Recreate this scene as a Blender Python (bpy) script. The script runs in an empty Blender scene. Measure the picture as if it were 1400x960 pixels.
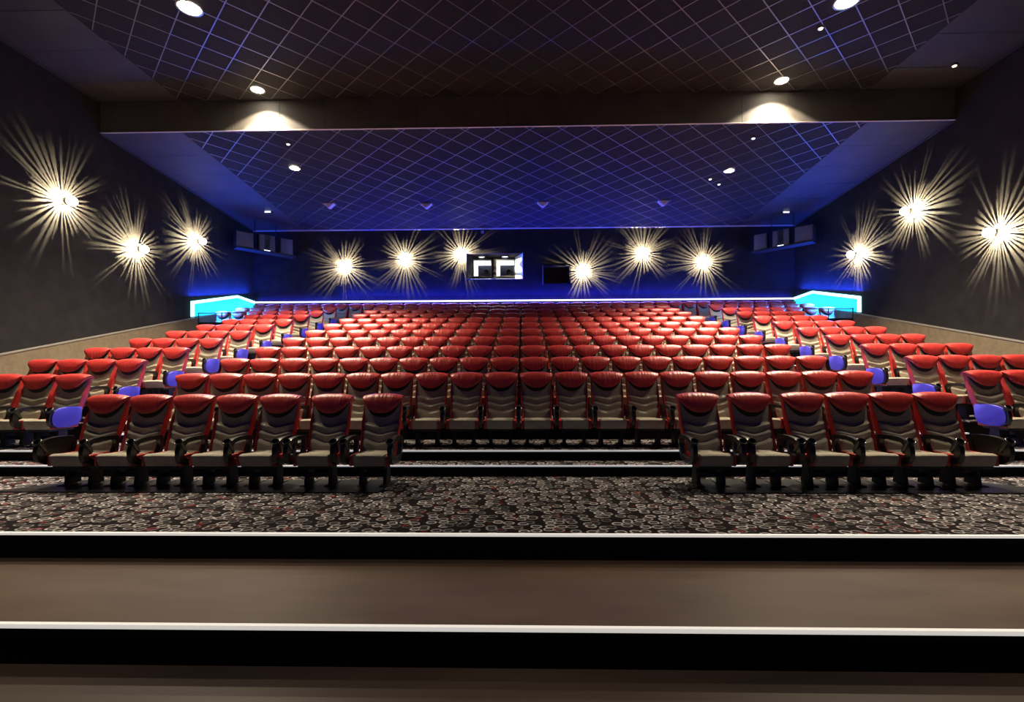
import bpy, bmesh, math, random
from mathutils import Vector, Matrix
random.seed(7)
PI = math.pi
SC = bpy.context.scene
COL = SC.collection

# ------------------------------------------------------------------ materials
def mat(name, color, rough=0.6, metal=0.0, spec=0.5, emit=None, estr=0.0, coat=0.0):
    m = bpy.data.materials.new(name); m.use_nodes = True
    b = m.node_tree.nodes['Principled BSDF']
    b.inputs['Base Color'].default_value = (*color, 1)
    b.inputs['Roughness'].default_value = rough
    b.inputs['Metallic'].default_value = metal
    b.inputs['Specular IOR Level'].default_value = spec
    b.inputs['Coat Weight'].default_value = coat
    if emit:
        b.inputs['Emission Color'].default_value = (*emit, 1)
        b.inputs['Emission Strength'].default_value = estr
    return m

def N(m, kind, **kw):
    n = m.node_tree.nodes.new(kind)
    for k, v in kw.items():
        if k.startswith('i_'):
            n.inputs[k[2:].replace('_', ' ')].default_value = v
        else:
            setattr(n, k, v)
    return n
def L(m, a, b): m.node_tree.links.new(a, b)
def bsdf(m): return m.node_tree.nodes['Principled BSDF']

def noise_color(m, c1, c2, scale, detail=4, stretch=(1, 1, 1), bump=0.0, lo=0.35, hi=0.65):
    tc = N(m, 'ShaderNodeTexCoord'); mp = N(m, 'ShaderNodeMapping')
    mp.inputs['Scale'].default_value = stretch
    L(m, tc.outputs['Object'], mp.inputs['Vector'])
    nz = N(m, 'ShaderNodeTexNoise', i_Scale=scale, i_Detail=detail)
    L(m, mp.outputs['Vector'], nz.inputs['Vector'])
    rp = N(m, 'ShaderNodeValToRGB')
    rp.color_ramp.elements[0].position = lo; rp.color_ramp.elements[0].color = (*c1, 1)
    rp.color_ramp.elements[1].position = hi; rp.color_ramp.elements[1].color = (*c2, 1)
    L(m, nz.outputs['Fac'], rp.inputs['Fac'])
    L(m, rp.outputs['Color'], bsdf(m).inputs['Base Color'])
    if bump:
        bp = N(m, 'ShaderNodeBump', i_Strength=bump, i_Distance=0.01)
        L(m, nz.outputs['Fac'], bp.inputs['Height']); L(m, bp.outputs['Normal'], bsdf(m).inputs['Normal'])
    return m

M = {}
M['red'] = mat('red_leather', (0.53, 0.042, 0.038), 0.37, spec=0.6)
def pleats(m):
    tc = N(m, 'ShaderNodeTexCoord'); mp = N(m, 'ShaderNodeMapping'); mp.inputs['Scale'].default_value = (1, 0.15, 0.12)
    L(m, tc.outputs['Object'], mp.inputs['Vector'])
    nz = N(m, 'ShaderNodeTexNoise', i_Scale=26.0, i_Detail=2.0)
    L(m, mp.outputs['Vector'], nz.inputs['Vector'])
    bp = N(m, 'ShaderNodeBump', i_Strength=0.55, i_Distance=0.025)
    L(m, nz.outputs['Fac'], bp.inputs['Height']); L(m, bp.outputs['Normal'], bsdf(m).inputs['Normal'])
pleats(M['red'])
M['shell_red'] = mat('red_shell', (0.52, 0.036, 0.028), 0.42)
M['beige'] = noise_color(mat('beige_fabric', (0.4, 0.35, 0.27), 0.75, spec=0.3), (0.33, 0.295, 0.225), (0.40, 0.36, 0.28), 40, bump=0.15)
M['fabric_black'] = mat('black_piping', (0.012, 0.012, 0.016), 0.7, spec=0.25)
M['black'] = mat('black_plastic', (0.016, 0.016, 0.018), 0.32)
M['blackmetal'] = mat('black_metal', (0.010, 0.010, 0.012), 0.6)
M['panel_blue'] = mat('blue_plastic', (0.10, 0.085, 0.62), 0.35)
M['wall'] = noise_color(mat('charcoal_wall_fabric', (0.04, 0.038, 0.036), 0.9, spec=0.15), (0.020, 0.0185, 0.0185), (0.027, 0.025, 0.0245), 3.0)
M['wains'] = noise_color(mat('tan_carpet_wall', (0.1, 0.08, 0.06), 0.95, spec=0.1), (0.19, 0.15, 0.105), (0.23, 0.185, 0.13), 10, bump=0.1)
M['rail'] = mat('pale_trim', (0.30, 0.28, 0.25), 0.5)
M['tile'] = noise_color(mat('dark_ceiling_tile', (0.1, 0.1, 0.1), 0.8, spec=0.2), (0.018, 0.017, 0.020), (0.027, 0.026, 0.029), 30)
M['tbar'] = mat('ceiling_tee_bar', (0.26, 0.25, 0.26), 0.36, metal=0.75)
M['border'] = noise_color(mat('ceiling_border_board', (0.16, 0.15, 0.15), 0.6), (0.030, 0.027, 0.028), (0.042, 0.038, 0.039), 2)
M['bulk'] = noise_color(mat('bulkhead_board', (0.16, 0.145, 0.13), 0.65), (0.085, 0.075, 0.065), (0.11, 0.097, 0.085), 2)
M['edge'] = mat('edge_strip', (0.62, 0.58, 0.52), 0.5)
M['riser'] = mat('black_riser', (0.005, 0.005, 0.0055), 0.8, spec=0.15)
M['tread'] = noise_color(mat('brown_vinyl', (0.12, 0.085, 0.065), 0.42), (0.112, 0.068, 0.047), (0.168, 0.110, 0.078), 1.6, 8, (0.6, 2.2, 1), lo=0.3, hi=0.7)
M['floor'] = noise_color(mat('dark_brown_vinyl', (0.08, 0.06, 0.04), 0.45), (0.062, 0.040, 0.030), (0.095, 0.064, 0.048), 1.6, 8, (0.6, 2.2, 1), lo=0.3, hi=0.7)
M['nosing'] = mat('led_step_nosing', (0.85, 0.82, 0.76), 0.5, emit=(1.0, 0.95, 0.86), estr=0.55)
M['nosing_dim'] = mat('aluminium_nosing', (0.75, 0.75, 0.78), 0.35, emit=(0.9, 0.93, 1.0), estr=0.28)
M['led'] = mat('led_strip', (0.8, 0.85, 1.0), 0.5, emit=(0.50, 0.52, 1.0), estr=3.2)
M['led_cyan'] = mat('led_cyan_edge', (0.8, 0.95, 1.0), 0.5, emit=(0.30, 0.86, 1.0), estr=3.0)
M['cyan'] = mat('cyan_light_panel', (0.1, 0.6, 0.8), 0.5, emit=(0.0, 0.80, 1.0), estr=0.95)
M['globe'] = mat('lamp_globe', (1, 0.96, 0.85), 0.4, emit=(1.0, 0.93, 0.72), estr=14)
M['bulb'] = mat('downlight_lens', (1, 0.95, 0.85), 0.4, emit=(1.0, 0.90, 0.72), estr=60)
M['chrome'] = mat('brushed_metal', (0.5, 0.48, 0.45), 0.3, metal=1.0)
M['white'] = mat('white_paint', (0.80, 0.79, 0.74), 0.6)
M['glass'] = mat('port_glass', (1, 1, 1), 0.02); bsdf(M['glass']).inputs['Transmission Weight'].default_value = 1.0; bsdf(M['glass']).inputs['IOR'].default_value = 1.01
M['grey'] = mat('grey_metal', (0.22, 0.22, 0.24), 0.45, metal=0.3)
M['projector'] = mat('projector_body', (0.03, 0.032, 0.06), 0.4)
M['spk'] = mat('speaker_cabinet', (0.030, 0.030, 0.036), 0.5)
M['spk_grille'] = noise_color(mat('speaker_grille', (0.10, 0.10, 0.13), 0.6), (0.07, 0.07, 0.09), (0.14, 0.14, 0.17), 60, 2)
M['glow_white'] = mat('small_white_light', (1, 1, 1), 0.4, emit=(0.85, 0.88, 1.0), estr=2.5)
M['glow_warm'] = mat('small_warm_light', (1, 1, 1), 0.4, emit=(1.0, 0.8, 0.5), estr=3.0)
M['pale'] = mat('pale_plastic', (0.7, 0.7, 0.75), 0.4)

def carpet_mat():
    m = mat('pebble_carpet', (0.05, 0.045, 0.045), 0.95, spec=0.1)
    tc = N(m, 'ShaderNodeTexCoord'); mp = N(m, 'ShaderNodeMapping'); mp.inputs['Scale'].default_value = (8.5, 9.5, 1)
    L(m, tc.outputs['Object'], mp.inputs['Vector'])
    wv = N(m, 'ShaderNodeTexNoise', i_Scale=1.4, i_Detail=2.0); L(m, mp.outputs['Vector'], wv.inputs['Vector'])
    mx = N(m, 'ShaderNodeMix', data_type='VECTOR'); mx.inputs[0].default_value = 0.16
    L(m, mp.outputs['Vector'], mx.inputs[4]); L(m, wv.outputs['Color'], mx.inputs[5])
    vo = N(m, 'ShaderNodeTexVoronoi', voronoi_dimensions='2D', i_Scale=1.15, i_Randomness=0.75)
    L(m, mx.outputs[1], vo.inputs['Vector'])
    rp = N(m, 'ShaderNodeValToRGB'); cr = rp.color_ramp
    cr.elements[0].position = 0.0; cr.elements[0].color = (0.20, 0.20, 0.20, 1)
    cr.elements[1].position = 1.0; cr.elements[1].color = (0, 0, 0, 1)
    for p, v in ((0.12, 0.15), (0.2, 0.02), (0.27, 0.1), (0.30, 1.0), (0.40, 1.0), (0.44, 0.03), (0.52, 0.0)):
        e = cr.elements.new(p); e.color = (v, v, v, 1)
    L(m, vo.outputs['Distance'], rp.inputs['Fac'])
    # per pebble brightness
    hs = N(m, 'ShaderNodeSeparateColor'); L(m, vo.outputs['Color'], hs.inputs['Color'])
    mr = N(m, 'ShaderNodeMapRange', i_To_Min=0.12, i_To_Max=1.0); L(m, hs.outputs[0], mr.inputs['Value'])
    mu = N(m, 'ShaderNodeMath', operation='MULTIPLY'); L(m, rp.outputs['Color'], mu.inputs[0]); L(m, mr.outputs['Result'], mu.inputs[1])
    fine = N(m, 'ShaderNodeTexNoise', i_Scale=9.0, i_Detail=3.0); L(m, mp.outputs['Vector'], fine.inputs['Vector'])
    f2 = N(m, 'ShaderNodeMapRange', i_From_Min=0.35, i_From_Max=0.6, i_To_Min=0.35, i_To_Max=1.0); L(m, fine.outputs['Fac'], f2.inputs['Value'])
    mu2 = N(m, 'ShaderNodeMath', operation='MULTIPLY'); L(m, mu.outputs[0], mu2.inputs[0]); L(m, f2.outputs['Result'], mu2.inputs[1])
    c1 = N(m, 'ShaderNodeMix', data_type='RGBA'); c1.inputs[6].default_value = (0.012, 0.009, 0.010, 1); c1.inputs[7].default_value = (0.88, 0.83, 0.83, 1)
    L(m, mu2.outputs[0], c1.inputs[0])
    n2 = N(m, 'ShaderNodeTexNoise', i_Scale=0.9, i_Detail=3.0); L(m, mp.outputs['Vector'], n2.inputs['Vector'])
    r2 = N(m, 'ShaderNodeValToRGB'); r2.color_ramp.elements[0].position = 0.64; r2.color_ramp.elements[1].position = 0.70
    L(m, n2.outputs['Fac'], r2.inputs['Fac'])
    c2 = N(m, 'ShaderNodeMix', data_type='RGBA'); c2.inputs[7].default_value = (0.22, 0.012, 0.015, 1)
    rm = N(m, 'ShaderNodeMath', operation='MULTIPLY'); rm.inputs[1].default_value = 0.75
    L(m, r2.outputs['Color'], rm.inputs[0]); L(m, rm.outputs[0], c2.inputs[0]); L(m, c1.outputs[2], c2.inputs[6])
    L(m, c2.outputs[2], bsdf(m).inputs['Base Color'])
    return m
M['carpet'] = carpet_mat()

# ------------------------------------------------------------------ mesh helpers
class MB:
    """collects shapes, builds ONE mesh"""
    def __init__(self): self.bm = bmesh.new()
    def add(self, verts, faces):
        vs = [self.bm.verts.new(v) for v in verts]
        for f in faces:
            try: self.bm.faces.new([vs[i] for i in f])
            except ValueError: pass
        return vs
    def box(self, x0, x1, y0, y1, z0, z1, bev=0.0, seg=2, mtx=None):
        b = bmesh.new(); bmesh.ops.create_cube(b, size=1)
        for v in b.verts:
            v.co = Vector((x0 + (v.co.x + .5) * (x1 - x0), y0 + (v.co.y + .5) * (y1 - y0), z0 + (v.co.z + .5) * (z1 - z0)))
        if bev: bmesh.ops.bevel(b, geom=b.edges[:], offset=bev, segments=seg, profile=0.5, affect='EDGES')
        return self.merge(b, mtx)
    def merge(self, b, mtx=None):
        b.verts.index_update()
        vs = [self.bm.verts.new((mtx @ v.co) if mtx else v.co) for v in b.verts]
        for f in b.faces: self.bm.faces.new([vs[v.index] for v in f.verts])
        b.free(); return self
    def tube(self, pts, r, n=10, closed=False):
        """round bar along points"""
        pts = [Vector(p) for p in pts]; rings = []
        for i, p in enumerate(pts):
            a = pts[i - 1] if (i > 0 or closed) else p
            c = pts[(i + 1) % len(pts)] if (i < len(pts) - 1 or closed) else p
            t = (c - a).normalized()
            u = t.cross(Vector((0, 0, 1)))
            if u.length < 1e-3: u = t.cross(Vector((1, 0, 0)))
            u.normalize(); w = t.cross(u).normalized()
            rr = r[i] if isinstance(r, (list, tuple)) else r
            rings.append([self.bm.verts.new(p + (u * math.cos(2 * PI * k / n) + w * math.sin(2 * PI * k / n)) * rr) for k in range(n)])
        m = len(rings)
        for i in range(m if closed else m - 1):
            A, B = rings[i], rings[(i + 1) % m]
            for k in range(n): self.bm.faces.new([A[k], A[(k + 1) % n], B[(k + 1) % n], B[k]])
        if not closed:
            self.bm.faces.new(rings[0][::-1]); self.bm.faces.new(rings[-1])
        return self
    def lathe(self, prof, n=24, mtx=None, close=True):
        """prof: (radius, height) about z"""
        rings = []
        for r, h in prof:
            ring = [Vector((r * math.cos(2 * PI * k / n), r * math.sin(2 * PI * k / n), h)) for k in range(n)]
            rings.append([self.bm.verts.new((mtx @ v) if mtx else v) for v in ring])
        for A, B in zip(rings, rings[1:]):
            for k in range(n): self.bm.faces.new([A[k], A[(k + 1) % n], B[(k + 1) % n], B[k]])
        if close:
            self.bm.faces.new(rings[0][::-1]); self.bm.faces.new(rings[-1])
        return self
    def prism(self, poly, x0, x1, axis='x'):
        """polygon (a,b) extruded along an axis"""
        n = len(poly)
        def P(a, b, t): return {'x': (t, a, b), 'y': (a, t, b), 'z': (a, b, t)}[axis]
        vs = [P(a, b, x0) for a, b in poly] + [P(a, b, x1) for a, b in poly]
        fs = [list(range(n))[::-1], list(range(n, 2 * n))] + [[i, (i + 1) % n, n + (i + 1) % n, n + i] for i in range(n)]
        self.add(vs, fs); return self
    def mesh(self, name, material, smooth=True, angle=35):
        bmesh.ops.recalc_face_normals(self.bm, faces=self.bm.faces[:])
        me = bpy.data.meshes.new(name); self.bm.to_mesh(me); self.bm.free()
        for x in (material if isinstance(material, list) else [material]): me.materials.append(x)
        if smooth:
            me.shade_smooth(); me.set_sharp_from_angle(angle=math.radians(angle))
        return me
    def build(self, name, material, parent=None, loc=None, **k):
        return obj(name, self.mesh(name, material, **k), parent, loc)

def obj(name, data, parent=None, loc=None):
    o = bpy.data.objects.new(name, data); COL.objects.link(o)
    if parent is not None: o.parent = parent
    if loc is not None: o.location = loc
    return o
def tag(o, label=None, cat=None, group=None, kind=None):
    if label: o['label'] = label
    if cat: o['category'] = cat
    if group: o['group'] = group
    if kind: o['kind'] = kind
    return o
def thing(name, label, cat, loc=(0, 0, 0), group=None, rotz=0):
    o = bpy.data.objects.new(name, None); COL.objects.link(o); o.location = loc; o.rotation_euler = (0, 0, rotz)
    o.empty_display_size = 0.2
    return tag(o, label, cat, group)
def struct(o): o['kind'] = 'structure'; return o
def light(name, kind, loc, power, color, **kw):
    d = bpy.data.lights.new(name, kind); d.energy = power; d.color = color
    for k, v in kw.items(): setattr(d, k, v)
    o = bpy.data.objects.new(name, d); COL.objects.link(o); o.location = loc
    return o
def copy_tree(src, parent=None):
    kids = list(src.children)
    c = src.copy(); COL.objects.link(c)
    c.parent = parent
    for k in kids: copy_tree(k, c)
    return c

# ------------------------------------------------------------------ layout numbers
CAMX, CAMZ = 0.072, 1.88
W = 11.09                       # half width of the hall
YB = 20.4                       # back wall
YS = 12.9                       # bulkhead (ceiling step)
P = 0.56                        # seat pitch
ROW_Y0, ROW_DY = 7.95, 1.202    # headrest plane of row 2, row spacing
ROW_Z0, ROW_DZ = 0.76, 0.279
def row_floor(i): return 0.48 if i == 1 else ROW_Z0 + ROW_DZ * (i - 2)
def row_head(i): return 6.50 if i == 1 else ROW_Y0 + ROW_DY * (i - 2)
def row_riser(i): return 7.08 + ROW_DY * (i - 2)
ZU = 9.06                       # upper ceiling
def zl(y): return 8.25 + (7.79 - 8.25) * (y - YS) / (YB - YS)   # lower ceiling
def trim_z(y): return 2.285 + 0.2318 * (y - 10.36)

# ------------------------------------------------------------------ floors and steps
struct(MB().box(-W, W, -2.0, 3.16, -0.1, 0.0).build('floor', M['floor'], smooth=False))
m = MB().box(-W, W, 3.16, 4.29, -0.05, 0.26); struct(m.build('step_tread', M['tread'], smooth=False))
m = MB().box(-W, W, 3.15, 3.159, 0.0, 0.235); struct(m.build('step_riser', M['riser'], smooth=False))
m = MB().box(-W, W, 3.135, 3.170, 0.236, 0.266, 0.004); struct(m.build('trim_1', M['nosing']))
m = MB().box(-W, W, 4.29, 6.68, 0.1, 0.48); struct(m.build('front_carpet_floor', M['carpet'], smooth=False))
m = MB().box(-W, W, 4.28, 4.289, 0.26, 0.462); struct(m.build('step_riser', M['riser'], smooth=False))
m = MB().box(-W, W, 4.268, 4.302, 0.463, 0.486, 0.004); struct(m.build('trim_2', M['nosing']))
# intermediate step in front of row two, whole width
m = MB().box(-W, W, 6.68, 7.08, 0.3, 0.62); struct(m.build('step_tread', M['carpet'], smooth=False))
m = MB().box(-W, W, 6.668, 6.679, 0.48, 0.605); struct(m.build('step_riser', M['riser'], smooth=False))
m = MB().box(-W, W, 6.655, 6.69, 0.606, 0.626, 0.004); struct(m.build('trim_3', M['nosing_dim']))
for i in range(2, 13):
    y0 = row_riser(i); y1 = row_riser(i + 1) if i < 12 else YB; z = row_floor(i)
    m = MB().box(-W, W, y0, y1, z - 0.6, z); struct(m.build('seating_platform', M['carpet'], smooth=False))
    m = MB().box(-W, W, y0 - 0.012, y0 - 0.001, z - ROW_DZ, z - 0.017); struct(m.build('step_riser', M['riser'], smooth=False))
    if i == 2:
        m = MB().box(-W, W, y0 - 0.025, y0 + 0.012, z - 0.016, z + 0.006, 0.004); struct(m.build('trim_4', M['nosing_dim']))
    else:
        for s in (-1, 1):
            xa, xb = (5.62, 6.98)
            xa, xb = (s * xa, s * xb) if s > 0 else (s * xb, s * xa)
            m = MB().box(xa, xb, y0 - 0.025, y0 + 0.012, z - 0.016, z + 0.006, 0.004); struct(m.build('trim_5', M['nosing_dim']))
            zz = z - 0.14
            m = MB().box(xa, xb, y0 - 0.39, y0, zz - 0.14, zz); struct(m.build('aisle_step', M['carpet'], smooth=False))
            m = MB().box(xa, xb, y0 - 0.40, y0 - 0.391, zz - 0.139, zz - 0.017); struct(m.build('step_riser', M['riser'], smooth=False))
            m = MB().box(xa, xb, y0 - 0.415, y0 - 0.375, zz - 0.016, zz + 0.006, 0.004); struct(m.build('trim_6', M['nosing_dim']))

# ------------------------------------------------------------------ walls
for s, side in ((-1, 'left'), (1, 'right')):
    xo = s * W
    m = MB().box(min(xo, xo + s * .2), max(xo, xo + s * .2), -2.0, YB, -0.1, ZU + .2); struct(m.build('wall_' + side, M['wall'], smooth=False))
    # tan carpeted lower wall that climbs with the rows, pale rail on top
    xi = s * (W - 0.05)
    y0, y1 = 5.0, 18.05
    m = MB().prism([(y0, 0.0), (y1, 0.0), (y1, trim_z(y1)), (y0, trim_z(y0))], min(xi, xo), max(xi, xo)); struct(m.build('baseboard_' + side, M['wains'], smooth=False))
    xr = s * (W - 0.065)
    m = MB().prism([(y0, trim_z(y0)), (y1, trim_z(y1)), (y1, trim_z(y1) + .035), (y0, trim_z(y0) + .035)], min(xr, xo), max(xr, xo)); struct(m.build('trim_7', M['rail'], smooth=False))
# back wall with two openings
W1 = (-2.268, 0.078, 5.68, 6.765); W2 = (0.886, 2.02, 5.45, 6.23)
xs = sorted([-W - .2, W + .2, W1[0], W1[1], W2[0], W2[1]]); zs = sorted([3.0, ZU, W1[2], W1[3], W2[2], W2[3]])
m = MB()
for a, b in zip(xs, xs[1:]):
    for c, d in zip(zs, zs[1:]):
        cx, cz = (a + b) / 2, (c + d) / 2
        if any(w[0] < cx < w[1] and w[2] < cz < w[3] for w in (W1, W2)): continue
        m.add([(a, YB, c), (b, YB, c), (b, YB, d), (a, YB, d)], [(0, 1, 2, 3)])
bmesh.ops.remove_doubles(m.bm, verts=m.bm.verts[:], dist=1e-5)
ext = bmesh.ops.extrude_face_region(m.bm, geom=m.bm.faces[:])
bmesh.ops.translate(m.bm, vec=(0, 0.15, 0), verts=[v for v in ext['geom'] if isinstance(v, bmesh.types.BMVert)])
struct(m.build('wall_back', M['wall'], smooth=False))

# ------------------------------------------------------------------ ceilings
struct(MB().box(-W, W, -2.0, YS, ZU, ZU + .15).build('ceiling', M['tile'], smooth=False))
mm = MB(); mm.add([(-W, YS + .031, zl(YS)), (W, YS + .031, zl(YS)), (W, YB, zl(YB)), (-W, YB, zl(YB)), (-W, YS + .031, zl(YS) + .1), (W, YS + .031, zl(YS) + .1), (W, YB, zl(YB) + .1), (-W, YB, zl(YB) + .1)],
             [(0, 1, 2, 3), (4, 5, 6, 7), (0, 1, 5, 4), (1, 2, 6, 5), (2, 3, 7, 6), (3, 0, 4, 7)])
struct(mm.build('ceiling_lower', M['tile'], smooth=False))
# bulkhead between the two ceilings: board panels with open joints
m = MB(); x = -W
while x < W - 0.01:
    x1 = min(x + 1.2, W); m.box(x + .004, x1 - .004, YS, YS + .03, zl(YS), ZU, 0.002, 1); x = x1
struct(m.build('bulkhead_wall', M['bulk'], smooth=False))
struct(MB().box(-W, W, YS + .031, YS + .1, zl(YS) + .1, ZU).build('bulkhead_wall', M['riser'], smooth=False))
struct(MB().box(-W, W, YS - .02, YS + .03, zl(YS) - .014, zl(YS), 0.002).build('trim_8', M['edge']))
struct(MB().box(-W, W, YB - .05, YB, zl(YB) - .05, zl(YB) - .005, 0.003).build('trim_9', M['edge']))
XG = 8.9
def grid_mesh(y0, y1, zf):
    m = MB(); r2 = math.sqrt(.5)
    step = 0.6 * math.sqrt(2); w = 0.009
    for fam in (1, -1):
        c = -XG - y1 - 2 if fam == 1 else -XG + y0 - 2
        # lines x - fam*(y-y0) = c
        k = -60
        while k < 60:
            c0 = k * step + (0.10 if fam == 1 else 0.44); k += 1
            # clip to |x|<XG, y0..y1 ; x = c0 + fam*(y-y0)
            ys_ = sorted([(-XG - c0) * fam + y0, (XG - c0) * fam + y0])
            a, b = max(y0 + .02, ys_[0]), min(y1 - .02, ys_[1])
            if b - a < 0.1: continue
            xa, xb = c0 + fam * (a - y0), c0 + fam * (b - y0)
            d = Vector((xb - xa, b - a, 0)).normalized(); n = Vector((-d.y, d.x, 0)) * w
            v = []
            for (px, py) in ((xa, a), (xb, b)):
                for sgn in (-1, 1):
                    for dz in (-0.007, 0.001): v.append((px + n.x * sgn, py + n.y * sgn, zf(py) + dz))
            m.add(v, [(0, 2, 6, 4), (0, 4, 5, 1), (2, 3, 7, 6), (0, 1, 3, 2), (4, 6, 7, 5)])
    return m
struct(grid_mesh(0.0, YS, lambda y: ZU).build('ceiling_grid', M['tbar'], smooth=False))
struct(grid_mesh(YS, YB, zl).build('ceiling_grid', M['tbar'], smooth=False))
def border(y0, y1, zf):
    m = MB()
    for s in (-1, 1):
        y = y0
        while y < y1 - 0.05:
            yb = min(y + 1.2, y1); a, b = y + .006, yb - .006
            for xa, xb in ((XG + .01, W - .005),):
                v = []
                for px in (xa, xb):
                    for py in (a, b):
                        for dz in (-0.012, 0.0): v.append((s * px, py, zf(py) + dz))
                m.add(v, [(0, 2, 6, 4), (1, 3, 7, 5), (0, 1, 3, 2), (4, 6, 7, 5), (0, 4, 5, 1), (2, 3, 7, 6)])
            y = yb
    return m
struct(border(0.0, YS - .02, lambda y: ZU).build('ceiling_border', M['border'], smooth=False))
struct(border(YS + .03, YB - .05, zl).build('ceiling_border', M['border'], smooth=False))
for s in (-1, 1):   # light edge angle along the side walls
    x = s * W
    struct(MB().box(min(x, x - s * .05), max(x, x - s * .05), 0, YS - .02, ZU - .04, ZU - .0125).build('trim_10', M['border'], smooth=False))
    xx = s * (W - .05)
    struct(MB().prism([(YS + .03, zl(YS) - .04), (YB - .05, zl(YB) - .04), (YB - .05, zl(YB) - .013), (YS + .03, zl(YS) - .013)], min(x, xx), max(x, xx)).build('trim_10', M['border'], smooth=False))

# ------------------------------------------------------------------ the seat
SH = 1.12                                   # top of the headrest above the floor
def yp(z):                                  # leaning plane of the back
    t = (z - 0.36) / (1.08 - 0.36)
    return -0.22 + 0.24 * t + 0.03 * math.sin(PI * min(max(t, 0), 1)) * (1 if t < 1 else 0)
def bez(t, a, b): return a + (b - a) * t
def make_headrest():
    m = MB(); ns = 22; rows = []
    for i in range(ns + 1):
        s = -1 + 2 * i / ns; a = abs(s)
        x = 0.262 * s
        zt = SH - 0.030 * a ** 2.6; zb = 0.868 + (1.072 - 0.868) * (0.55 * (1 - math.sqrt(max(0, 1 - a * a))) + 0.45 * a ** 2.4)
        k = 0.45 + 0.55 * (1 - a ** 5)
        pr = []
        yt = yp(1.08)
        pr.append((yt + 0.10, zt - 0.06)); pr.append((yt + 0.085, zt - 0.018)); pr.append((yt + 0.045, zt))
        pr.append((yt - 0.005, zt - 0.003)); 
        for v in (0.0, 0.12, 0.28, 0.45, 0.62, 0.78, 0.9, 1.0):
            z = bez(v, zt - 0.022, zb)
            bul = 0.044 + 0.058 * math.sin(PI * (0.10 + 0.74 * v)) ** 0.8
            crease = 0.0075 * math.sin(s * 31 + 1.2 * math.sin(3 * s)) * math.sin(PI * min(1, v * 1.05)) 
            pr.append((yp(z) - bul * k + crease, z))
        pr.append((yp(zb) - 0.012, zb + 0.012))
        rows.append([m.bm.verts.new((x, y, z)) for y, z in pr])
    n = len(rows[0])
    for A, B in zip(rows, rows[1:]):
        for j in range(n - 1): m.bm.faces.new([A[j], B[j], B[j + 1], A[j + 1]])
        m.bm.faces.new([A[n - 1], B[n - 1], B[0], A[0]])
    m.bm.faces.new(rows[0]); m.bm.faces.new(rows[-1][::-1])
    return m.mesh('headrest', M['red'], angle=60)
def zbot(a): return 0.868 + (1.072 - 0.868) * (0.55 * (1 - math.sqrt(max(0, 1 - a * a))) + 0.45 * a ** 2.4)
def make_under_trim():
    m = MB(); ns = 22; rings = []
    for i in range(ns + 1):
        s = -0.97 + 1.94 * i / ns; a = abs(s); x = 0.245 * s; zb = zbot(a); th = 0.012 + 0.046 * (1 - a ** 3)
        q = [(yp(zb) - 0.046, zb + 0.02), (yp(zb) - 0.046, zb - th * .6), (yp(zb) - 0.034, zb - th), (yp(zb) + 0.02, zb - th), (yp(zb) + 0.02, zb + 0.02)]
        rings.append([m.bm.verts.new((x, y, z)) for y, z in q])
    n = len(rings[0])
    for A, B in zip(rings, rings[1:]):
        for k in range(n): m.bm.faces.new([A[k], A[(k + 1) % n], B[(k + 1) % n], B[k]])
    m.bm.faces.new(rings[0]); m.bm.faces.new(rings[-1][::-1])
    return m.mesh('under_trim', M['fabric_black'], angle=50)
def make_backrest():
    m = MB(); nx, nz = 14, 96
    hw = lambda z: 0.213 + 0.021 * min(1, (z - .36) / .6)
    seams = [1.02, 0.715, 0.615, 0.515, 0.36]
    def dip(s): return 0.045 * (abs(s) ** 1.6) - 0.012 * math.exp(-(s / .3) ** 2)
    F, Bk = [], []
    for j in range(nz + 1):
        z = bez(j / nz, 0.36, 1.04); fr, bkr = [], []
        for i in range(nx + 1):
            s = -1 + 2 * i / nx; x = hw(z) * s
            zz = z - dip(s) * min(1, (z - .36) / .12)
            off = 0.012
            for (a, b) in zip(seams, seams[1:]):
                if b <= zz < a:
                    w = (a - zz) / (a - b)          # 0 at the top of the band
                    if a > 1: off = 0.004 + 0.010 * math.sin(PI * min(1, w))
                    else: off = 0.004 + 0.050 * min(1, math.sin(PI * min(0.5, w * 1.8 + .02)) * 1.0) * (1 - 0.9 * max(0, (w - .22) / .78) ** 1.2)
            edge = (1 - abs(s) ** 8)
            fr.append(m.bm.verts.new((x, yp(z) - off * (0.35 + 0.65 * edge), z)))
            bkr.append(m.bm.verts.new((x, yp(z) + 0.05, z)))
        F.append(fr); Bk.append(bkr)
    for G, flip in ((F, False), (Bk, True)):
        for j in range(nz):
            for i in range(nx):
                q = [G[j][i], G[j][i + 1], G[j + 1][i + 1], G[j + 1][i]]
                m.bm.faces.new(q[::-1] if flip else q)
    for j in range(nz):
        m.bm.faces.new([F[j][0], F[j + 1][0], Bk[j + 1][0], Bk[j][0]]); m.bm.faces.new([F[j][nx], F[j + 1][nx], Bk[j + 1][nx], Bk[j][nx]])
    for j in (0, nz):
        for i in range(nx): m.bm.faces.new([F[j][i], F[j][i + 1], Bk[j][i + 1], Bk[j][i]])
    return m.mesh('backrest', M['beige'], angle=50)
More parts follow.
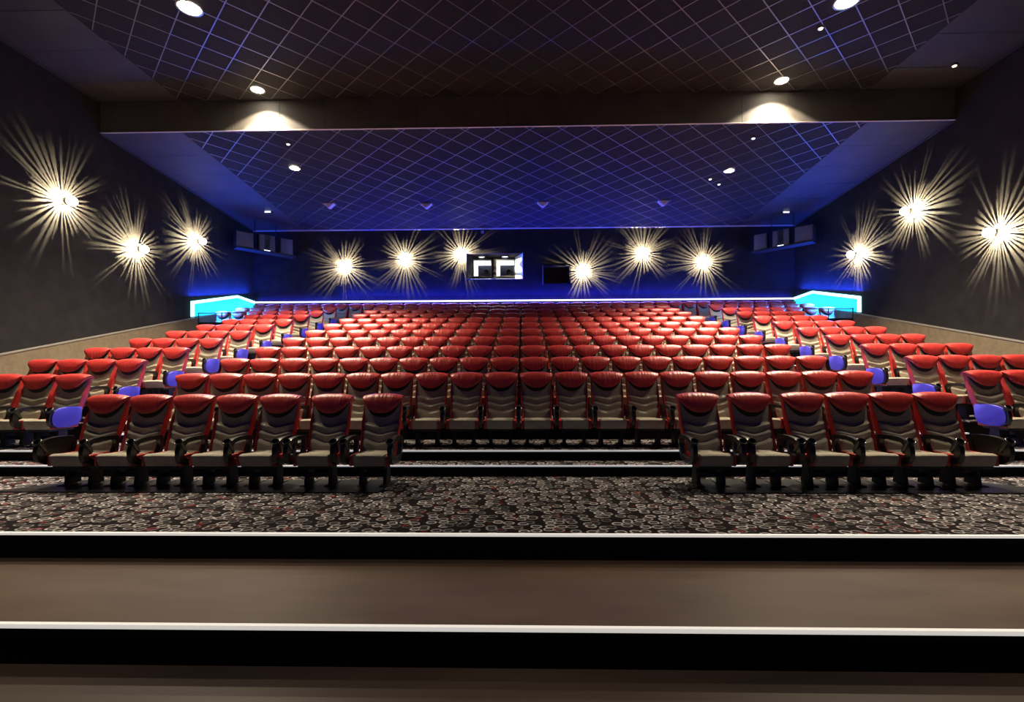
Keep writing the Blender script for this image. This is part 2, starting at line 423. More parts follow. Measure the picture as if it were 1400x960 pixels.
def make_shell():
    m = MB(); rings = []
    for j in range(15):
        z = bez(j / 14, 0.34, 1.085); t = j / 14
        yf = yp(z) - 0.046 + 0.040 * min(1, max(0, t - .62) / .12); yb = yp(z) + 0.12 - 0.04 * (1 - t)
        o = 0.228 + 0.022 * min(1, t * 2.0)
        ring = [(-o + .014, yf + .006), (-o + .006, yf), (-o, yf + .012), (-o, yb - .05), (-o + .04, yb), (o - .04, yb), (o, yb - .05), (o, yf + .012), (o - .006, yf), (o - .014, yf + .006), (o - .04, yb - .06), (-o + .04, yb - .06)]
        rings.append([m.bm.verts.new((x, y, z)) for x, y in ring])
    n = len(rings[0])
    for A, B in zip(rings, rings[1:]):
        for k in range(n): m.bm.faces.new([A[k], A[(k + 1) % n], B[(k + 1) % n], B[k]])
    m.bm.faces.new(rings[0][::-1]); m.bm.faces.new(rings[-1])
    return m.mesh('back_shell', M['shell_red'], angle=40)
def make_cushion():
    m = MB()
    prof = [(-0.20, 0.275), (-0.56, 0.262), (-0.600, 0.272), (-0.618, 0.30), (-0.640, 0.37), (-0.640, 0.398), (-0.622, 0.416), (-0.585, 0.420), (-0.50, 0.412), (-0.34, 0.398), (-0.17, 0.405)]
    xs_ = [-0.196, -0.19, -0.175, -0.1, 0, 0.1, 0.175, 0.19, 0.196]
    cy, cz = -0.43, 0.345; rings = []
    for x in xs_:
        a = abs(x); k = 1.0 - (0.06 if a > .193 else 0.02 if a > .18 else 0)
        crown = 0.006 * (1 - (a / .2) ** 2)
        rings.append([m.bm.verts.new((x, cy + (y - cy) * k, cz + (z - cz) * k + (crown if z > .38 else 0))) for y, z in prof])
    n = len(prof)
    for A, B in zip(rings, rings[1:]):
        for q in range(n): m.bm.faces.new([A[q], A[(q + 1) % n], B[(q + 1) % n], B[q]])
    m.bm.faces.new(rings[0]); m.bm.faces.new(rings[-1][::-1])
    return m.mesh('seat_cushion', M['beige'], angle=40)
def make_side(s):
    m = MB(); x0, x1 = sorted((s * 0.200, s * 0.245))
    m.box(x0, x1, -0.610, -0.16, 0.272, 0.400, 0.016, 2)
    return m.mesh('side_cushion', M['shell_red'])
ARM_OUT = [(-.700, .34), (-.722, .40), (-.724, .47), (-.705, .53), (-.66, .575), (-.58, .603), (-.46, .615), (-.32, .612), (-.20, .600), (-.175, .56), (-.20, .40), (-.26, .31), (-.45, .285), (-.62, .295)]
ARM_IN = [(-.63, .395), (-.635, .42), (-.635, .46), (-.625, .50), (-.60, .53), (-.56, .553), (-.46, .566), (-.34, .562), (-.25, .55), (-.235, .52), (-.25, .43), (-.29, .37), (-.45, .35), (-.58, .36)]
def make_arm(s, solid=False):
    m = MB(); h = 0.027; x = s * 0.28; n = len(ARM_OUT)
    A = [m.bm.verts.new((x - h, a, b)) for a, b in ARM_OUT]; B = [m.bm.verts.new((x - h, a, b)) for a, b in ARM_IN]
    C = [m.bm.verts.new((x + h, a, b)) for a, b in ARM_OUT]; D = [m.bm.verts.new((x + h, a, b)) for a, b in ARM_IN]
    for i in range(n):
        j = (i + 1) % n
        for q in ([A[i], A[j], B[j], B[i]], [C[i], D[i], D[j], C[j]], [A[i], C[i], C[j], A[j]], [B[i], B[j], D[j], D[i]]): m.bm.faces.new(q)
    bmesh.ops.bevel(m.bm, geom=[e for e in m.bm.edges if abs(e.verts[0].co.x - e.verts[1].co.x) < 1e-5 and len(e.link_faces) == 2 and abs(e.calc_face_angle(0)) > 1.2], offset=0.008, segments=2, profile=.5, affect='EDGES')
    if solid: m.prism(ARM_IN, x - .010, x + .010)
    return m.mesh('armrest', M['black'], angle=40)
def make_cup(s):
    m = MB(); mt = Matrix.Translation((s * 0.28, -0.690, 0.575)) @ Matrix.Rotation(math.radians(38), 4, 'X')
    m.lathe([(0.030, -0.17), (0.046, -0.03), (0.050, 0.004), (0.050, 0.014), (0.044, 0.018), (0.037, 0.014), (0.034, -0.03), (0.028, -0.09)], 18, mt)
    return m.mesh('cup_holder', M['black'], angle=40)
def make_end_panel(s):
    m = MB(); x = s * 0.3085; c = (-.45, .45)
    po = [(c[0] + (a - c[0]) * .93 + .012, c[1] + (b - c[1]) * .95) for a, b in ARM_OUT]
    m.prism(po, min(x, x + s * .016), max(x, x + s * .016))
    ed = [e for e in m.bm.edges if abs(e.verts[0].co.x - (x + s * .016)) < 1e-5 and abs(e.verts[1].co.x - (x + s * .016)) < 1e-5]
    bmesh.ops.bevel(m.bm, geom=ed, offset=.008, segments=2, profile=.5, affect='EDGES')
    return m.mesh('end_panel', M['panel_blue'], angle=40)
def make_base():
    m = MB()
    m.box(-.19, .19, -.60, -.18, 0.235, 0.272, 0.008, 1)
    for s in (-1, 1):
        m.prism([(-.46, 0.02), (-.26, 0.02), (-.29, 0.24), (-.43, 0.24)], s * .15 - .022, s * .15 + .022)
        m.box(s * .15 - .05, s * .15 + .05, -.53, -.19, 0.0, 0.022, 0.006, 1)
    m.box(-.15, .15, -.38, -.34, .10, .15, .006, 1)
    return m.mesh('seat_base', M['blackmetal'])
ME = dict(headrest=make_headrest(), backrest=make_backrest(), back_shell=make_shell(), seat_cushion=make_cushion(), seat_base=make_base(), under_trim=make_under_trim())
MS = {(k, s): f(s) for s in (-1, 1) for k, f in (('side_cushion', make_side), ('armrest', make_arm), ('cup_holder', make_cup), ('end_panel', make_end_panel), ('arm_solid', lambda q: make_arm(q, True)))}
def build_seat(arms, panels):
    r = bpy.data.objects.new('cinema_seat', None); COL.objects.link(r); r.empty_display_size = .1
    for k in ('seat_base', 'seat_cushion', 'backrest', 'back_shell', 'headrest'): h = obj(k, ME[k], r)
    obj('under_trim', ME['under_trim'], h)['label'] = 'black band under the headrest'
    for s in (-1, 1): obj('side_cushion', MS['side_cushion', s], r)
    for s in arms:
        a = obj('armrest', MS['arm_solid' if s in panels else 'armrest', s], r); obj('cup_holder', MS['cup_holder', s], a)
    for s in panels:
        e = obj('end_panel', MS['end_panel', s], r); e['label'] = 'blue outer end panel'
    return r
# the headrest front sits at local y = 0.02 - .09 ; shift so that the headrest plane lands on row_head
PROTO = {}
def seat_at(x, row, arms, panels, label, group):
    key = (tuple(arms), tuple(panels))
    if key not in PROTO:
        o = PROTO[key] = build_seat(arms, panels)
    else:
        o = copy_tree(PROTO[key])
    o.location = (x, row_head(row) + 0.03, row_floor(row))
    tag(o, label, 'seat', group)
    return o
ORD = 'zeroth first second third fourth fifth sixth seventh eighth ninth tenth eleventh twelfth'.split()
SEATS = []
# front row: seven seats on one side of the gap, six on the other
FL = [-5.485, -4.902, -4.319, -3.737, -3.155, -2.463, -1.784]; FR = [2.342, 3.008, 3.690, 4.255, 4.815, 5.375]
for i, x in enumerate(FL):
    arms = [-1, 1] if i in (0, 5, 6) else [1]
    pan = [-1] if i == 0 else []
    n = 7 - i
    lab = f'red and grey front row seat, {ORD[n]} from the centre gap in the left group'
    if i == 0: lab = 'red and grey front row seat at the outer end of the left group'
    if i == 6: lab = 'red and grey front row seat beside the centre gap, left group, standing apart'
    seat_at(x, 1, arms, pan, lab, 'front row seats')
for i, x in enumerate(FR):
    arms = [-1]
    if i in (5, 0, 1): arms = [-1, 1]
    pan = [1] if i == 5 else []
    lab = f'red and grey front row seat, {ORD[i+1]} from the centre gap in the right group'
    if i == 5: lab = 'red and grey front row seat at the outer end of the right group'
    if i == 0: lab = 'red and grey front row seat beside the centre gap, right group, standing apart'
    seat_at(x, 1, arms, pan, lab, 'front row seats')
for r in range(2, 12):
    for k in range(20):                       # middle block
        x = (k - 9.5) * P
        left = k < 10
        n = k + 1 if left else 20 - k
        arms, pan = ([1], []) if k < 19 else ([1], [1])
        if k == 0: arms, pan = [-1, 1], [-1]
        lab = f"red and grey cinema seat in {ORD[r]} row's middle block, {ORD[n]} from the {'left' if left else 'right'} aisle"
        if n == 1: lab = f"red and grey cinema seat ending {ORD[r]} row's middle block at the {'left' if left else 'right'} aisle"
        seat_at(x, r, arms, pan, lab, f'middle block seats, {ORD[r]} row')
    for s in (-1, 1):
        last = 16 if r < 10 else 19
        if r == 2: last = 15 if s < 0 else 14
        for k in range(13, last + 1):
            x = s * k * P * 1.003; n = k - 12
            arms = [s]; pan = []
            if k == 13: arms, pan = [-s, s], [-s]
            lab = f"red and grey seat in {ORD[r]} row's {'left' if s < 0 else 'right'} side block, {ORD[n]} from the aisle"
            if k == 13: lab = f"red and grey seat with blue end panel, {ORD[r]} row's {'left' if s < 0 else 'right'} block at the aisle"
            seat_at(x, r, arms, pan, lab, f"{'left' if s < 0 else 'right'} side block seats, {ORD[r]} row")
# the last row under the light strip: only a sliver of each headrest shows, one mass of seating
bm = bmesh.new(); mats = [M['beige'], M['red'], M['shell_red'], M['black'], M['blackmetal']]
for k in range(39):
    x = (k - 19) * P
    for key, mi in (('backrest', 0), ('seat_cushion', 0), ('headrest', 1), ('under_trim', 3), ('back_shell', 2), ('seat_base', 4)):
        n0 = len(bm.verts); f0 = len(bm.faces)
        bm.from_mesh(ME[key]); bm.verts.ensure_lookup_table(); bm.faces.ensure_lookup_table()
        for v in bm.verts[n0:]: v.co += Vector((x, row_head(12) + 0.03, row_floor(12)))
        for f in bm.faces[f0:]: f.material_index = mi
me = bpy.data.meshes.new('rear_row_seating'); bm.to_mesh(me); bm.free()
for x in mats: me.materials.append(x)
tag(obj('rear_row_seating', me), 'last row of red seats running wall to wall under the glowing strip', 'seating', kind='stuff')

# black sheets standing in for the seats' shadow below the two front groups
for s, poly, lab in ((-1, [(-1.55, 6.40), (-1.62, 5.72), (-7.6, 5.74), (-7.6, 5.80), (-6.17, 5.80), (-5.70, 6.40)], 'thin black sheet for the shadow under the left group of front row seats'),
                     (1, [(2.30, 6.44), (2.20, 5.72), (7.6, 5.74), (7.6, 5.80), (6.20, 5.80), (5.60, 6.44)], 'thin black sheet for the shadow under the right group of front row seats')):
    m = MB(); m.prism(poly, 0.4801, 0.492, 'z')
    tag(m.build('seat_shadow_sheet', M['black'], smooth=False), lab, 'shadow sheet', 'shadow sheets under the front row')

# ------------------------------------------------------------------ lit strips at the rear
tag(MB().box(-W + .06, W - .06, YB - .05, YB - .001, 4.775, 4.83, 0.004).build('wall_mounted_light_strip', M['led']), 'long white-blue glowing strip along the back wall above the last row', 'light strip')
for s, lab in ((-1, 'glowing cyan light panel on the left wall beside the top rows'), (1, 'glowing cyan light panel on the right wall beside the top rows')):
    t = thing('wall_light', lab, 'light panel', (s * W, 16.5, 3.78), 'cyan light panels')
    def pl(pts, a, b, name, mt):
        q = [(y - 16.5, z - 3.78) for y, z in pts]
        m = MB(); m.prism(q, -s * a, -s * b); return m.build(name, mt, t, smooth=False)
    pl([(16.5, 3.785), (18.06, 4.065), (18.06, 3.45), (YB - .06, 3.6), (YB - .06, 4.83), (19.1, 4.885), (16.5, 4.285)], 0.001, 0.06, 'diffuser', M['cyan'])
    e = pl([(16.47, 4.20), (19.1, 4.80), (YB - .06, 4.745), (YB - .06, 4.845), (19.1, 4.90), (16.47, 4.30)], 0.001, 0.075, 'top_strip', M['led_cyan']); e['label'] = 'white glowing top edge'
    e = pl([(16.45, 3.775), (16.55, 3.79), (16.55, 4.30), (16.45, 4.29)], 0.001, 0.075, 'end_strip', M['led_cyan']); e['label'] = 'white glowing end edge'
BLUE = (0.012, 0.02, 1.0)
# blue wash of the strips on wall and ceiling
o = light('strip_wash', 'AREA', (0, YB - .10, 4.87), 200, BLUE, shape='RECTANGLE', size=2 * W - .4, size_y=0.06); o.rotation_euler = (math.radians(180 - 25), 0, 0)
o = light('strip_glow', 'AREA', (0, YB - .12, 4.9), 560, BLUE, shape='RECTANGLE', size=15, size_y=0.08, spread=math.radians(125)); o.rotation_euler = (math.radians(180 + 10), 0, 0)
o = light('strip_front', 'AREA', (0, YB - .07, 4.79), 420, (0.12, 0.08, 1.0), shape='RECTANGLE', size=2 * W - .4, size_y=0.05, spread=math.radians(100)); o.rotation_euler = (math.radians(-42), 0, 0)
for s in (-1, 1):
    o = light('panel_glow', 'AREA', (s * (W - .14), 18.2, 4.75), 220, (0.012, 0.05, 1.0), shape='RECTANGLE', size=0.08, size_y=3.6); o.rotation_euler = (math.radians(180) + 0.18, math.radians(-s * 5), 0)
    o = light('panel_light', 'AREA', (s * (W - .16), 18.2, 4.25), 700, (0.02, 0.26, 1.0), shape='RECTANGLE', size=0.6, size_y=3.0, spread=math.radians(120)); o.rotation_euler = (0, math.radians(s * 62), 0)

# guard rails where the outer walkway ends
for s, lab in ((-1, 'black guard rail closing the outer walkway by the left wall'), (1, 'black guard rail closing the outer walkway by the right wall')):
    y = row_riser(10) + .04; z0 = row_floor(10)
    t = thing('guard_rail', lab, 'guard rail', (s * 10.2, y, z0), 'guard rails')
    MB().tube([(-.82, 0, .94), (.82, 0, .94)], .018).build('handrail', M['blackmetal'], t)
    for x in (-.80, 0, .80): MB().tube([(x, 0, 0), (x, 0, .94)], .016).build('post', M['blackmetal'], t)
    MB().box(-.80, .80, -.01, .01, .0, .62).build('rail_panel', M['black'], t, smooth=False)

# ------------------------------------------------------------------ wall lamps that throw a ring of rays
WARM = (1.0, 0.84, 0.50)
def sconce_meshes():
    rng = random.Random(5)
    m = MB(); m.lathe([(0.07, 0.0), (0.07, 0.012), (0.055, 0.02)], 24); back = m.mesh('back_plate', M['chrome'])
    m = MB(); m.lathe([(0.010, 0.02), (0.010, 0.075)], 10); stem = m.mesh('stem', M['chrome'])
    m = MB(); n = 18
    m.lathe([(0.115 * math.cos(a), 0.245 + 0.115 * math.sin(a)) for a in [(-PI / 2 + PI * k / n) for k in range(1, n)]], 28); globe = m.mesh('globe', M['globe'], angle=80)
    m = MB(); k = 0; a = 0.0; NB = 38; cuts = [rng.uniform(.5, 1.5) for _ in range(NB)]; tot = sum(cuts)
    for c in cuts:
        wd = 2 * PI * c / tot; duty = rng.uniform(.30, .68); r0, r1 = 0.078, 0.084
        b0, b1 = a + wd * .5 * (1 - duty), a + wd * .5 * (1 + duty); a += wd
        top = 0.128
        cap = rng.uniform(.099, .1068)
        m.add([(r * math.cos(t), r * math.sin(t), h) for h in (0.012, top) for r in (r0, r1) for t in (b0, b1)], [(0, 1, 3, 2), (4, 5, 7, 6), (0, 1, 5, 4), (2, 3, 7, 6), (0, 2, 6, 4), (1, 3, 7, 5)])
        e0, e1 = a - wd - .002, a + .002
        m.add([(r * math.cos(t), r * math.sin(t), h) for h in (cap, .128) for r in (.0785, .0835) for t in (e0, (e0 + e1) / 2, e1)], [(0, 1, 4, 3), (1, 2, 5, 4), (6, 7, 10, 9), (7, 8, 11, 10), (0, 1, 7, 6), (1, 2, 8, 7), (3, 4, 10, 9), (4, 5, 11, 10), (0, 3, 9, 6), (2, 5, 11, 8)])
    m.lathe([(0.078, 0.120), (0.086, 0.120), (0.088, 0.172), (0.080, 0.172), (0.078, 0.120)], 36, None, False)
    m.lathe([(0.076, 0.008), (0.086, 0.008), (0.086, 0.016), (0.076, 0.016), (0.076, 0.008)], 36, None, False)
    cage = m.mesh('ray_cage', M['chrome'])
    m = MB()
    for q in range(3):
        t = 2 * PI * q / 3 + .5; c, d = math.cos(t), math.sin(t)
        m.tube([(.082 * c, .082 * d, .128), (.085 * c, .085 * d, .175)], .005, 6)
    arm = m.mesh('globe_arm', M['chrome'])
    return dict(back_plate=back, stem=stem, globe=globe, ray_cage=cage, globe_arm=arm)
SM = sconce_meshes()
def sconce(x, y, z, axis, roll, label, power=1400):
    t = thing('wall_lamp', label, 'wall lamp', (x, y, z), 'round wall lamps')
    R = {'b': Matrix.Rotation(math.radians(90), 4, 'X'), 'l': Matrix.Rotation(math.radians(90), 4, 'Y'), 'r': Matrix.Rotation(math.radians(-90), 4, 'Y')}[axis]
    t.matrix_world = Matrix.Translation((x, y, z)) @ R @ Matrix.Rotation(roll, 4, 'Z')
    for k, me in SM.items(): obj(k, me, t)
    l = light('lamp_light', 'POINT', (0, 0, 0), power, WARM, shadow_soft_size=0.002)
    l.parent = t; l.location = (0, 0, 0.112)
LEFT = [(11.806, 6.063, 'round glowing wall lamp on the left wall, the largest and first from the screen end'), (14.105, 5.459, 'round glowing wall lamp on the left wall, second and lower of three'), (16.729, 6.38, 'round glowing wall lamp on the left wall, last before the speakers')]
RIGHT = [(11.75, 5.056, 'round glowing wall lamp on the right wall, largest and first from the screen end'), (14.279, 6.363, 'round glowing wall lamp on the right wall, highest of three'), (16.604, 5.694, 'round glowing wall lamp on the right wall, last before the speakers')]
for i, (y, z, lab) in enumerate(LEFT): sconce(-W, y, z, 'l', i * .7, lab)
for i, (y, z, lab) in enumerate(RIGHT): sconce(W, y, z, 'r', i * .9 + .3, lab)
BACK = [(-7.303, 6.257, 'round glowing lamp on back wall, third to the left of the projection window'), (-4.778, 6.533, 'round glowing lamp on back wall, second to the left of the projection window'), (-2.447, 6.719, 'round glowing lamp on back wall touching the corner of the projection window'),
        (2.529, 5.991, 'round glowing lamp on back wall beside the small dark port'), (4.971, 6.677, 'round glowing lamp on back wall, second to the right of the dark port'), (7.424, 6.30, 'round glowing lamp on back wall, third to the right of the dark port')]
for i, (x, z, lab) in enumerate(BACK): sconce(x, YB, z, 'b', i * 1.1, lab)

# ------------------------------------------------------------------ ceiling downlights
LAMPCOL = (1.0, 0.84, 0.62)
def downlight(x, y, z, lab, power, size, size_r=0.11, spill=0):
    t = thing('ceiling_downlight', lab, 'ceiling light', (x, y, z), 'ceiling downlights')
    m = MB(); m.lathe([(size_r, 0.0), (size_r + .03, -.004), (size_r + .035, -.012), (size_r + .01, -.016), (size_r - .004, -.004)], 28, None, False); m.build('trim_ring', M['chrome'], t)
    m = MB(); m.lathe([(0.02, -.012), (size_r * .6, -.010), (size_r, -.004), (size_r, -.001)], 28); m.build('lens', M['bulb'], t)
    light('downlight_beam', 'SPOT', (x, y, z - .05), power, LAMPCOL, spot_size=math.radians(size), spot_blend=1.0, shadow_soft_size=.05)
    if spill: light('downlight_spill', 'SPOT', (x, y, z - .05), spill, LAMPCOL, spot_size=math.radians(122), spot_blend=.2, shadow_soft_size=.05)
    return t
PU = 700
downlight(-6.45, 9.62, ZU - .008, 'bright ceiling downlight at the top left, in front of the bulkhead', 3700, 100, .20, 150)
downlight(-6.63, 12.45, ZU - .008, 'ceiling downlight close to the bulkhead, throwing a warm pool on its left half', 6800, 100, .15, 380)
downlight(6.39, 9.81, ZU - .008, 'bright ceiling downlight at the top right, in front of the bulkhead', 3700, 100, .20, 150)
downlight(6.49, 12.45, ZU - .008, 'ceiling downlight close to the bulkhead, throwing a warm pool on its right half', 6800, 100, .15, 380)
downlight(-6.866, 15.007, zl(15.0) - .008, 'lower ceiling downlight on the left, above the side seats', 2300, 100, .14, 120)
downlight(6.477, 15.56, zl(15.5) - .008, 'lower ceiling downlight on the right, above the side seats', 2300, 100, .14, 120)
# the same fittings continue towards the screen, outside the view
for s in (-1, 1):
    light('downlight_beam', 'SPOT', (s * 6.4, 7.15, ZU - .05), 950, LAMPCOL, spot_size=math.radians(100), spot_blend=1.0, shadow_soft_size=.05)
for x in (-9.0, -5.4, -1.8, 1.8, 5.4, 9.0):   # unseen spots added to brighten the steps in front of the screen
    light('added_step_beam', 'SPOT', (x, 2.3, ZU - .05), 360, LAMPCOL, spot_size=math.radians(44), spot_blend=.9, shadow_soft_size=.05)
# cool glow of the screen end of the hall
o = light('screen_glow', 'AREA', (0, -1.6, 4.0), 22, (0.05, 0.06, 1.0), shape='RECTANGLE', size=14, size_y=4); o.rotation_euler = (math.radians(90), 0, 0)
# blue aisle lamps on the middle block's end seats
for r in range(2, 12):
    for s in (-1, 1):
        o = light('aisle_light', 'AREA', (s * (9.5 * P + .36), row_head(r) - .42, row_floor(r) + .35), 4.5, (0.22, 0.22, 1.0), shape='DISK', size=.10); o.rotation_euler = (0, math.radians(-s * 90), 0)

# ------------------------------------------------------------------ projection window, ports
YI = 20.98; IN = (-2.05, -0.235, 5.80, 6.73)
t = bpy.data.objects.new('window_1', None); COL.objects.link(t); t['kind'] = 'structure'; t.location = (-1.1, YB, 6.2)
def loc(v): return (v[0] + 1.1, v[1] - YB, v[2] - 6.2)
def quad(name, vs, mt, thick):
    m = MB(); v = [Vector(loc(p)) for p in vs]; n = (v[1] - v[0]).cross(v[2] - v[1]).normalized() * thick
    m.add(list(v) + [p + n for p in v], [(0, 1, 2, 3), (7, 6, 5, 4), (0, 4, 5, 1), (1, 5, 6, 2), (2, 6, 7, 3), (3, 7, 4, 0)])
    return m.build(name, mt, t, smooth=False)
a, b, c, d = W1; e, f, g, h = IN
quad('reveal', [(b, YB, c), (b, YB, d), (f, YI, h), (f, YI, g)], M['white'], .02)
quad('reveal', [(a, YB, d), (a, YB, c), (e, YI, g), (e, YI, h)], M['wall'], .02)
quad('reveal', [(b, YB, d), (a, YB, d), (e, YI, h), (f, YI, h)], M['wall'], .02)
quad('sill', [(a, YB, c), (b, YB, c), (f, YI, g), (e, YI, g)], M['grey'], .02)
m = MB()
PORT = [(-2.00, -1.27, 5.93, 6.60), (-1.03, -0.30, 5.93, 6.60)]
xs = sorted({e, f, *[q for p in PORT for q in p[:2]]}); zs = [g, 5.93, 6.60, h]
for xa, xb in zip(xs, xs[1:]):
    for za, zb in zip(zs, zs[1:]):
        cx, cz = (xa + xb) / 2, (za + zb) / 2
        if any(p[0] < cx < p[1] and p[2] < cz < p[3] for p in PORT): continue
        m.box(*[q for q in (xa + 1.1, xb + 1.1, YI - YB, YI - YB + .06, za - 6.2, zb - 6.2)])
m.build('window_frame', M['black'], t, smooth=False)
for p in PORT:
    m = MB(); w_ = .03
    x0, x1, z0, z1 = p[0] + 1.1, p[1] + 1.1, p[2] - 6.2, p[3] - 6.2; y0 = YI - YB - .02; y1 = YI - YB
    m.box(x0 - w_, x1 + w_, y0, y1, z1, z1 + w_); m.box(x0 - w_, x1 + w_, y0, y1, z0 - w_, z0); m.box(x0 - w_, x0, y0, y1, z0, z1); m.box(x1, x1 + w_, y0, y1, z0, z1)
    m.build('port_frame', M['grey'], t, smooth=False)
    MB().box(x0, x1, YI - YB + .03, YI - YB + .038, z0, z1).build('pane', M['glass'], t, smooth=False)
# projection booth behind
bx = MB(); B0 = (-3.1, 0.75, 21.05, 23.6, 4.9, 7.3)
x0, x1, y0, y1, z0, z1 = B0
bx.add([(x0, y0, z0), (x1, y0, z0), (x1, y1, z0), (x0, y1, z0), (x0, y0, z1), (x1, y0, z1), (x1, y1, z1), (x0, y1, z1)], [(0, 1, 2, 3), (4, 5, 6, 7), (1, 2, 6, 5), (2, 3, 7, 6), (3, 0, 4, 7)])
struct(bx.build('booth_wall', M['white'], smooth=False))
o = light('booth_light', 'AREA', (-1.2, 22.0, 7.25), 260, (0.9, 0.95, 1.0), shape='RECTANGLE', size=3, size_y=1.2)
for i, (xc, lab) in enumerate(((-1.52, 'dark film projector behind the left glass port'), (-0.56, 'dark film projector behind the right glass port'))):
    t2 = thing('film_projector', lab, 'projector', (xc, 22.0, 4.902), 'film projectors')
    MB().box(-.36, .34, -.4, .6, 1.0, 1.62, .03).build('body', M['projector'], t2)
    MB().prism([(-.30, .9), (-.22, 1.0), (.45, 1.0), (.5, .9)], -.3, .3).build('head_plate', M['grey'], t2, smooth=False)
    m = MB(); mt_ = Matrix.Translation((0.02, -.4, 1.30)) @ Matrix.Rotation(math.radians(90), 4, 'X')
    m.lathe([(.13, -.02), (.13, .10), (.115, .16), (.10, .16), (.095, .12), (.05, .09)], 24, mt_); m.build('lens', M['black'], t2)
    MB().box(-.28, .30, -.405, -.395, 1.06, 1.10).build('label_stripe', M['white'], t2, smooth=False)
    m = MB(); m.box(-.3, .3, -.2, .5, 0.0, .9, .02); m.build('pedestal', M['projector'], t2)
for xc, lab in ((-1.66, 'small glowing oval for a light reflection above the left glass port'), (-0.68, 'small glowing oval for a light reflection above the right glass port')):  # glowing ovals stand in for reflections of lights above the ports
    m = MB(); m.lathe([(.02, -.02), (.10, -.012), (.13, 0.0)], 20)
    for v in m.bm.verts: v.co.y *= .5
    o = m.build('oval_reflection', M['glow_white'], None, (xc, YI - .09, 6.715)); tag(o, lab, 'lamp', 'oval reflections in the projection window')
# second small dark port
t = bpy.data.objects.new('window_2', None); COL.objects.link(t); t['kind'] = 'structure'; t.location = (1.45, YB, 5.84)
a, b, c, d = [W2[0] - 1.45, W2[1] - 1.45, W2[2] - 5.84, W2[3] - 5.84]
m = MB(); w_ = .05
m.box(a - .01, a + .04, -.03, .30, c, d); m.box(b - w_, b + .01, -.03, .30, c, d); m.box(a, b, -.03, .30, d - w_, d + .01); m.box(a, b, -.03, .30, c - .01, c + w_)
m.build('window_frame', M['black'], t, smooth=False)
MB().box(a - .02, a + .02, -.04, -.031, c, d).build('edge_strip', M['grey'], t, smooth=False)
MB().box(a, b, .26, .28, c, d).build('shutter', M['black'], t, smooth=False)
m = MB()
for q in range(5): m.box(a + .06, b - .06, .18, .26, c + .10 + q * .13, c + .12 + q * .13)
m.build('louvre', M['blackmetal'], t, smooth=False)

# ------------------------------------------------------------------ speaker clusters on corner shelves
def corner(s):
    side = 'left' if s < 0 else 'right'
    p0 = Vector((s * 10.75, 18.45)); p1 = Vector((s * 9.30, 20.15)); zs_ = 6.62
    ctr = (p0 + p1) / 2; ang = math.atan2(p1.y - p0.y, p1.x - p0.x)
    t = thing('speaker_shelf', f'dark corner shelf carrying three speakers by the {side} wall', 'shelf', (ctr.x, ctr.y, zs_), 'corner speaker shelves')
    d = (p1 - p0); n = Vector((s * 1, 1)).normalized()
    q = [p0 - n * .28, p1 - n * .28, p1 + n * .2, p0 + n * .2]
    def clampw(v): return (max(-W + .01, min(W - .01, v.x)) - ctr.x, min(YB - .01, v.y) - ctr.y)
    m = MB(); m.prism([clampw(v) for v in q], -.05, 0, 'z'); m.build('board', M['blackmetal'], t, smooth=False)
    for w in (.322, .68):
        v = p0 + d * w - ctr; m = MB(); m.tube([(v.x, v.y, 0), (v.x, v.y, zl(19.3) - .02 - zs_)], .015, 8); m.build('hanger_rod', M['blackmetal'], t)
    names = (('square dark speaker on the shelf by the %s wall, nearest that wall', .62, .60, 0), ('dark horn speaker in the middle of the shelf by the %s wall', .60, .64, 1), ('narrow dark speaker at the inner end of the shelf by the %s wall', .50, .64, 0))
    for (lab, wd, ht, horn), w in zip(names, (.14, .50, .84)):
        c = p0 + d * w - n * .03
        k = thing('speaker', lab % side, 'speaker', (c.x, c.y, zs_ + .003), 'corner speakers', rotz=(math.atan2(n.y, n.x) - PI / 2))
        h2 = wd / 2
        MB().box(-h2, h2, -.16, .18, 0, ht, .015).build('cabinet', M['spk'], k)
        if horn:
            for sx in (-1, 1): MB().box(*sorted((sx * (h2 - .02), sx * .10)), -.175, -.161, .03, ht - .03, .004).build('grille', M['spk_grille'], k)
            m = MB(); mt_ = Matrix.Translation((0, -.165, ht * .45)) @ Matrix.Rotation(math.radians(90), 4, 'X') @ Matrix.Diagonal((.55, 1, 1, 1))
            m.lathe([(.17, 0), (.16, .012), (.13, .006), (.05, -.0), (.03, .01)], 24, mt_); m.build('horn', M['black'], k)
        else:
            MB().box(-h2 + .03, h2 - .03, -.178, -.161, .03, ht - .03, .006).build('grille', M['spk_grille'], k)
        if horn:
            MB().box(-.11, .11, -.182, -.176, .004, .034).build('badge', M['glow_white'], k, smooth=False)
corner(-1); corner(1)

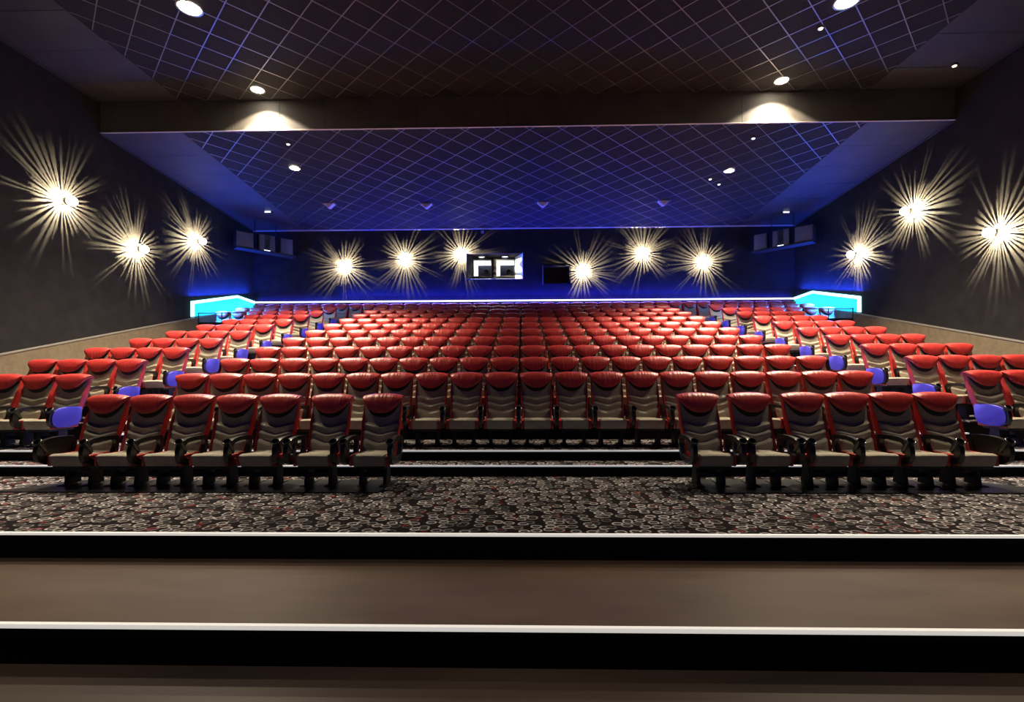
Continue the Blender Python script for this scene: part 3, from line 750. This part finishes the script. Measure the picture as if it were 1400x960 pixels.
# ------------------------------------------------------------------ small ceiling fittings
for x, y, lab in ((-6.886, 17.742, 'first from the left wall'), (-3.395, 17.865, 'second from the left wall'), (0.794, 17.857, 'just right of the projection window'), (5.093, 17.856, 'first from the right wall')):
    z = zl(y)
    t = thing('ceiling_speaker', f'small pale wedge-shaped fitting on the lower ceiling, {lab}', 'ceiling fitting', (x, y, z), 'wedge fittings on the lower ceiling')
    MB().prism([(-.20, -.009), (.20, -.009), (.03, -.16), (-.03, -.16)], -.10, .10, 'y').build('housing', M['pale'], t, smooth=False)
    MB().box(-.26, .26, -.16, .16, -.009, -.001).build('mount_plate', M['spk'], t, smooth=False)
for x, y, z, mt_, lab in ((6.312, 10.533, ZU, 'glow_warm', 'tiny lit ceiling indicator beside the big right downlight'), (10.211, 11.896, ZU - .012, 'glow_warm', 'tiny lit ceiling indicator near the right wall and bulkhead'),
                     (6.324, 13.609, zl(13.6), 'glow_white', 'tiny lit ceiling indicator just behind the bulkhead on the right'), (-6.376, 13.556, zl(13.55), 'glow_white', 'tiny lit ceiling indicator just behind the bulkhead on the left'),
                     (6.08, 16.063, zl(16.06), 'glow_white', 'tiny lit ceiling indicator behind the lower right downlight, nearer to it'), (6.51, 16.451, zl(16.45), 'glow_white', 'tiny lit ceiling indicator behind the lower right downlight, farther back')):
    t = thing('ceiling_indicator', lab, 'indicator light', (x, y, z), 'tiny ceiling indicators')
    m = MB(); m.lathe([(.075, -.001), (.075, -.02), (.06, -.035), (.045, -.035)], 18); m.build('housing', M['spk'], t)
    m = MB(); m.lathe([(.045, -.036), (.038, -.052), (.015, -.06)], 14); m.build('lens', M[mt_], t)
for x, y, lab in ((-9.404, 18.335, 'short white emergency light on the ceiling above the left speakers'), (9.962, 18.943, 'short white emergency light on the ceiling above the right speakers')):
    t = thing('emergency_light', lab, 'emergency light', (x, y, zl(y) - .012), 'ceiling emergency lights')
    s = -1 if x < 0 else 1
    MB().box(-.15, .15, -.05, .05, -.07, -.001, .006).build('housing', M['spk'], t)
    MB().box(-.11, .11, -.054, -.0505, -.06, -.012).build('diffuser', M['glow_white'], t, smooth=False)
t = thing('security_camera', 'small camera on the back wall above the projection window', 'camera', (-1.569, YB, 7.64))
MB().box(-.04, .04, -.02, -.001, -.05, .05, .004).build('mount', M['grey'], t)
MB().tube([(0, -.02, 0), (0, -.10, -.03)], .012, 8).build('arm', M['grey'], t)
m = MB(); m.tube([(0, -.06, -.02), (.0, -.26, -.09)], .05, 14); m.build('body', M['pale'], t)
m = MB(); m.tube([(.0, -.255, -.088), (.0, -.275, -.095)], .036, 14); m.build('lens', M['black'], t)

# ------------------------------------------------------------------ world, camera, view
w = bpy.data.worlds.new('World'); SC.world = w; w.use_nodes = True
w.node_tree.nodes['Background'].inputs['Color'].default_value = (0.10, 0.09, 0.22, 1)
w.node_tree.nodes['Background'].inputs['Strength'].default_value = 0.004
cd = bpy.data.cameras.new('Camera'); cam = bpy.data.objects.new('Camera', cd); COL.objects.link(cam)
cd.sensor_width = 36; cd.sensor_fit = 'HORIZONTAL'; cd.lens = 680 / 1400 * 36
cd.shift_y = 28.5 / 1400; cd.clip_end = 100
cam.matrix_world = Matrix.Translation((CAMX, 0, CAMZ)) @ Matrix.Rotation(0.0227, 4, 'Z') @ Matrix.Rotation(math.radians(90), 4, 'X') @ Matrix.Rotation(-0.0042, 4, 'Z')
SC.camera = cam
SC.view_settings.view_transform = 'Standard'; SC.view_settings.look = 'None'
SC.view_settings.exposure = 0.0; SC.view_settings.gamma = 1.0; SC.view_settings.use_curve_mapping = False
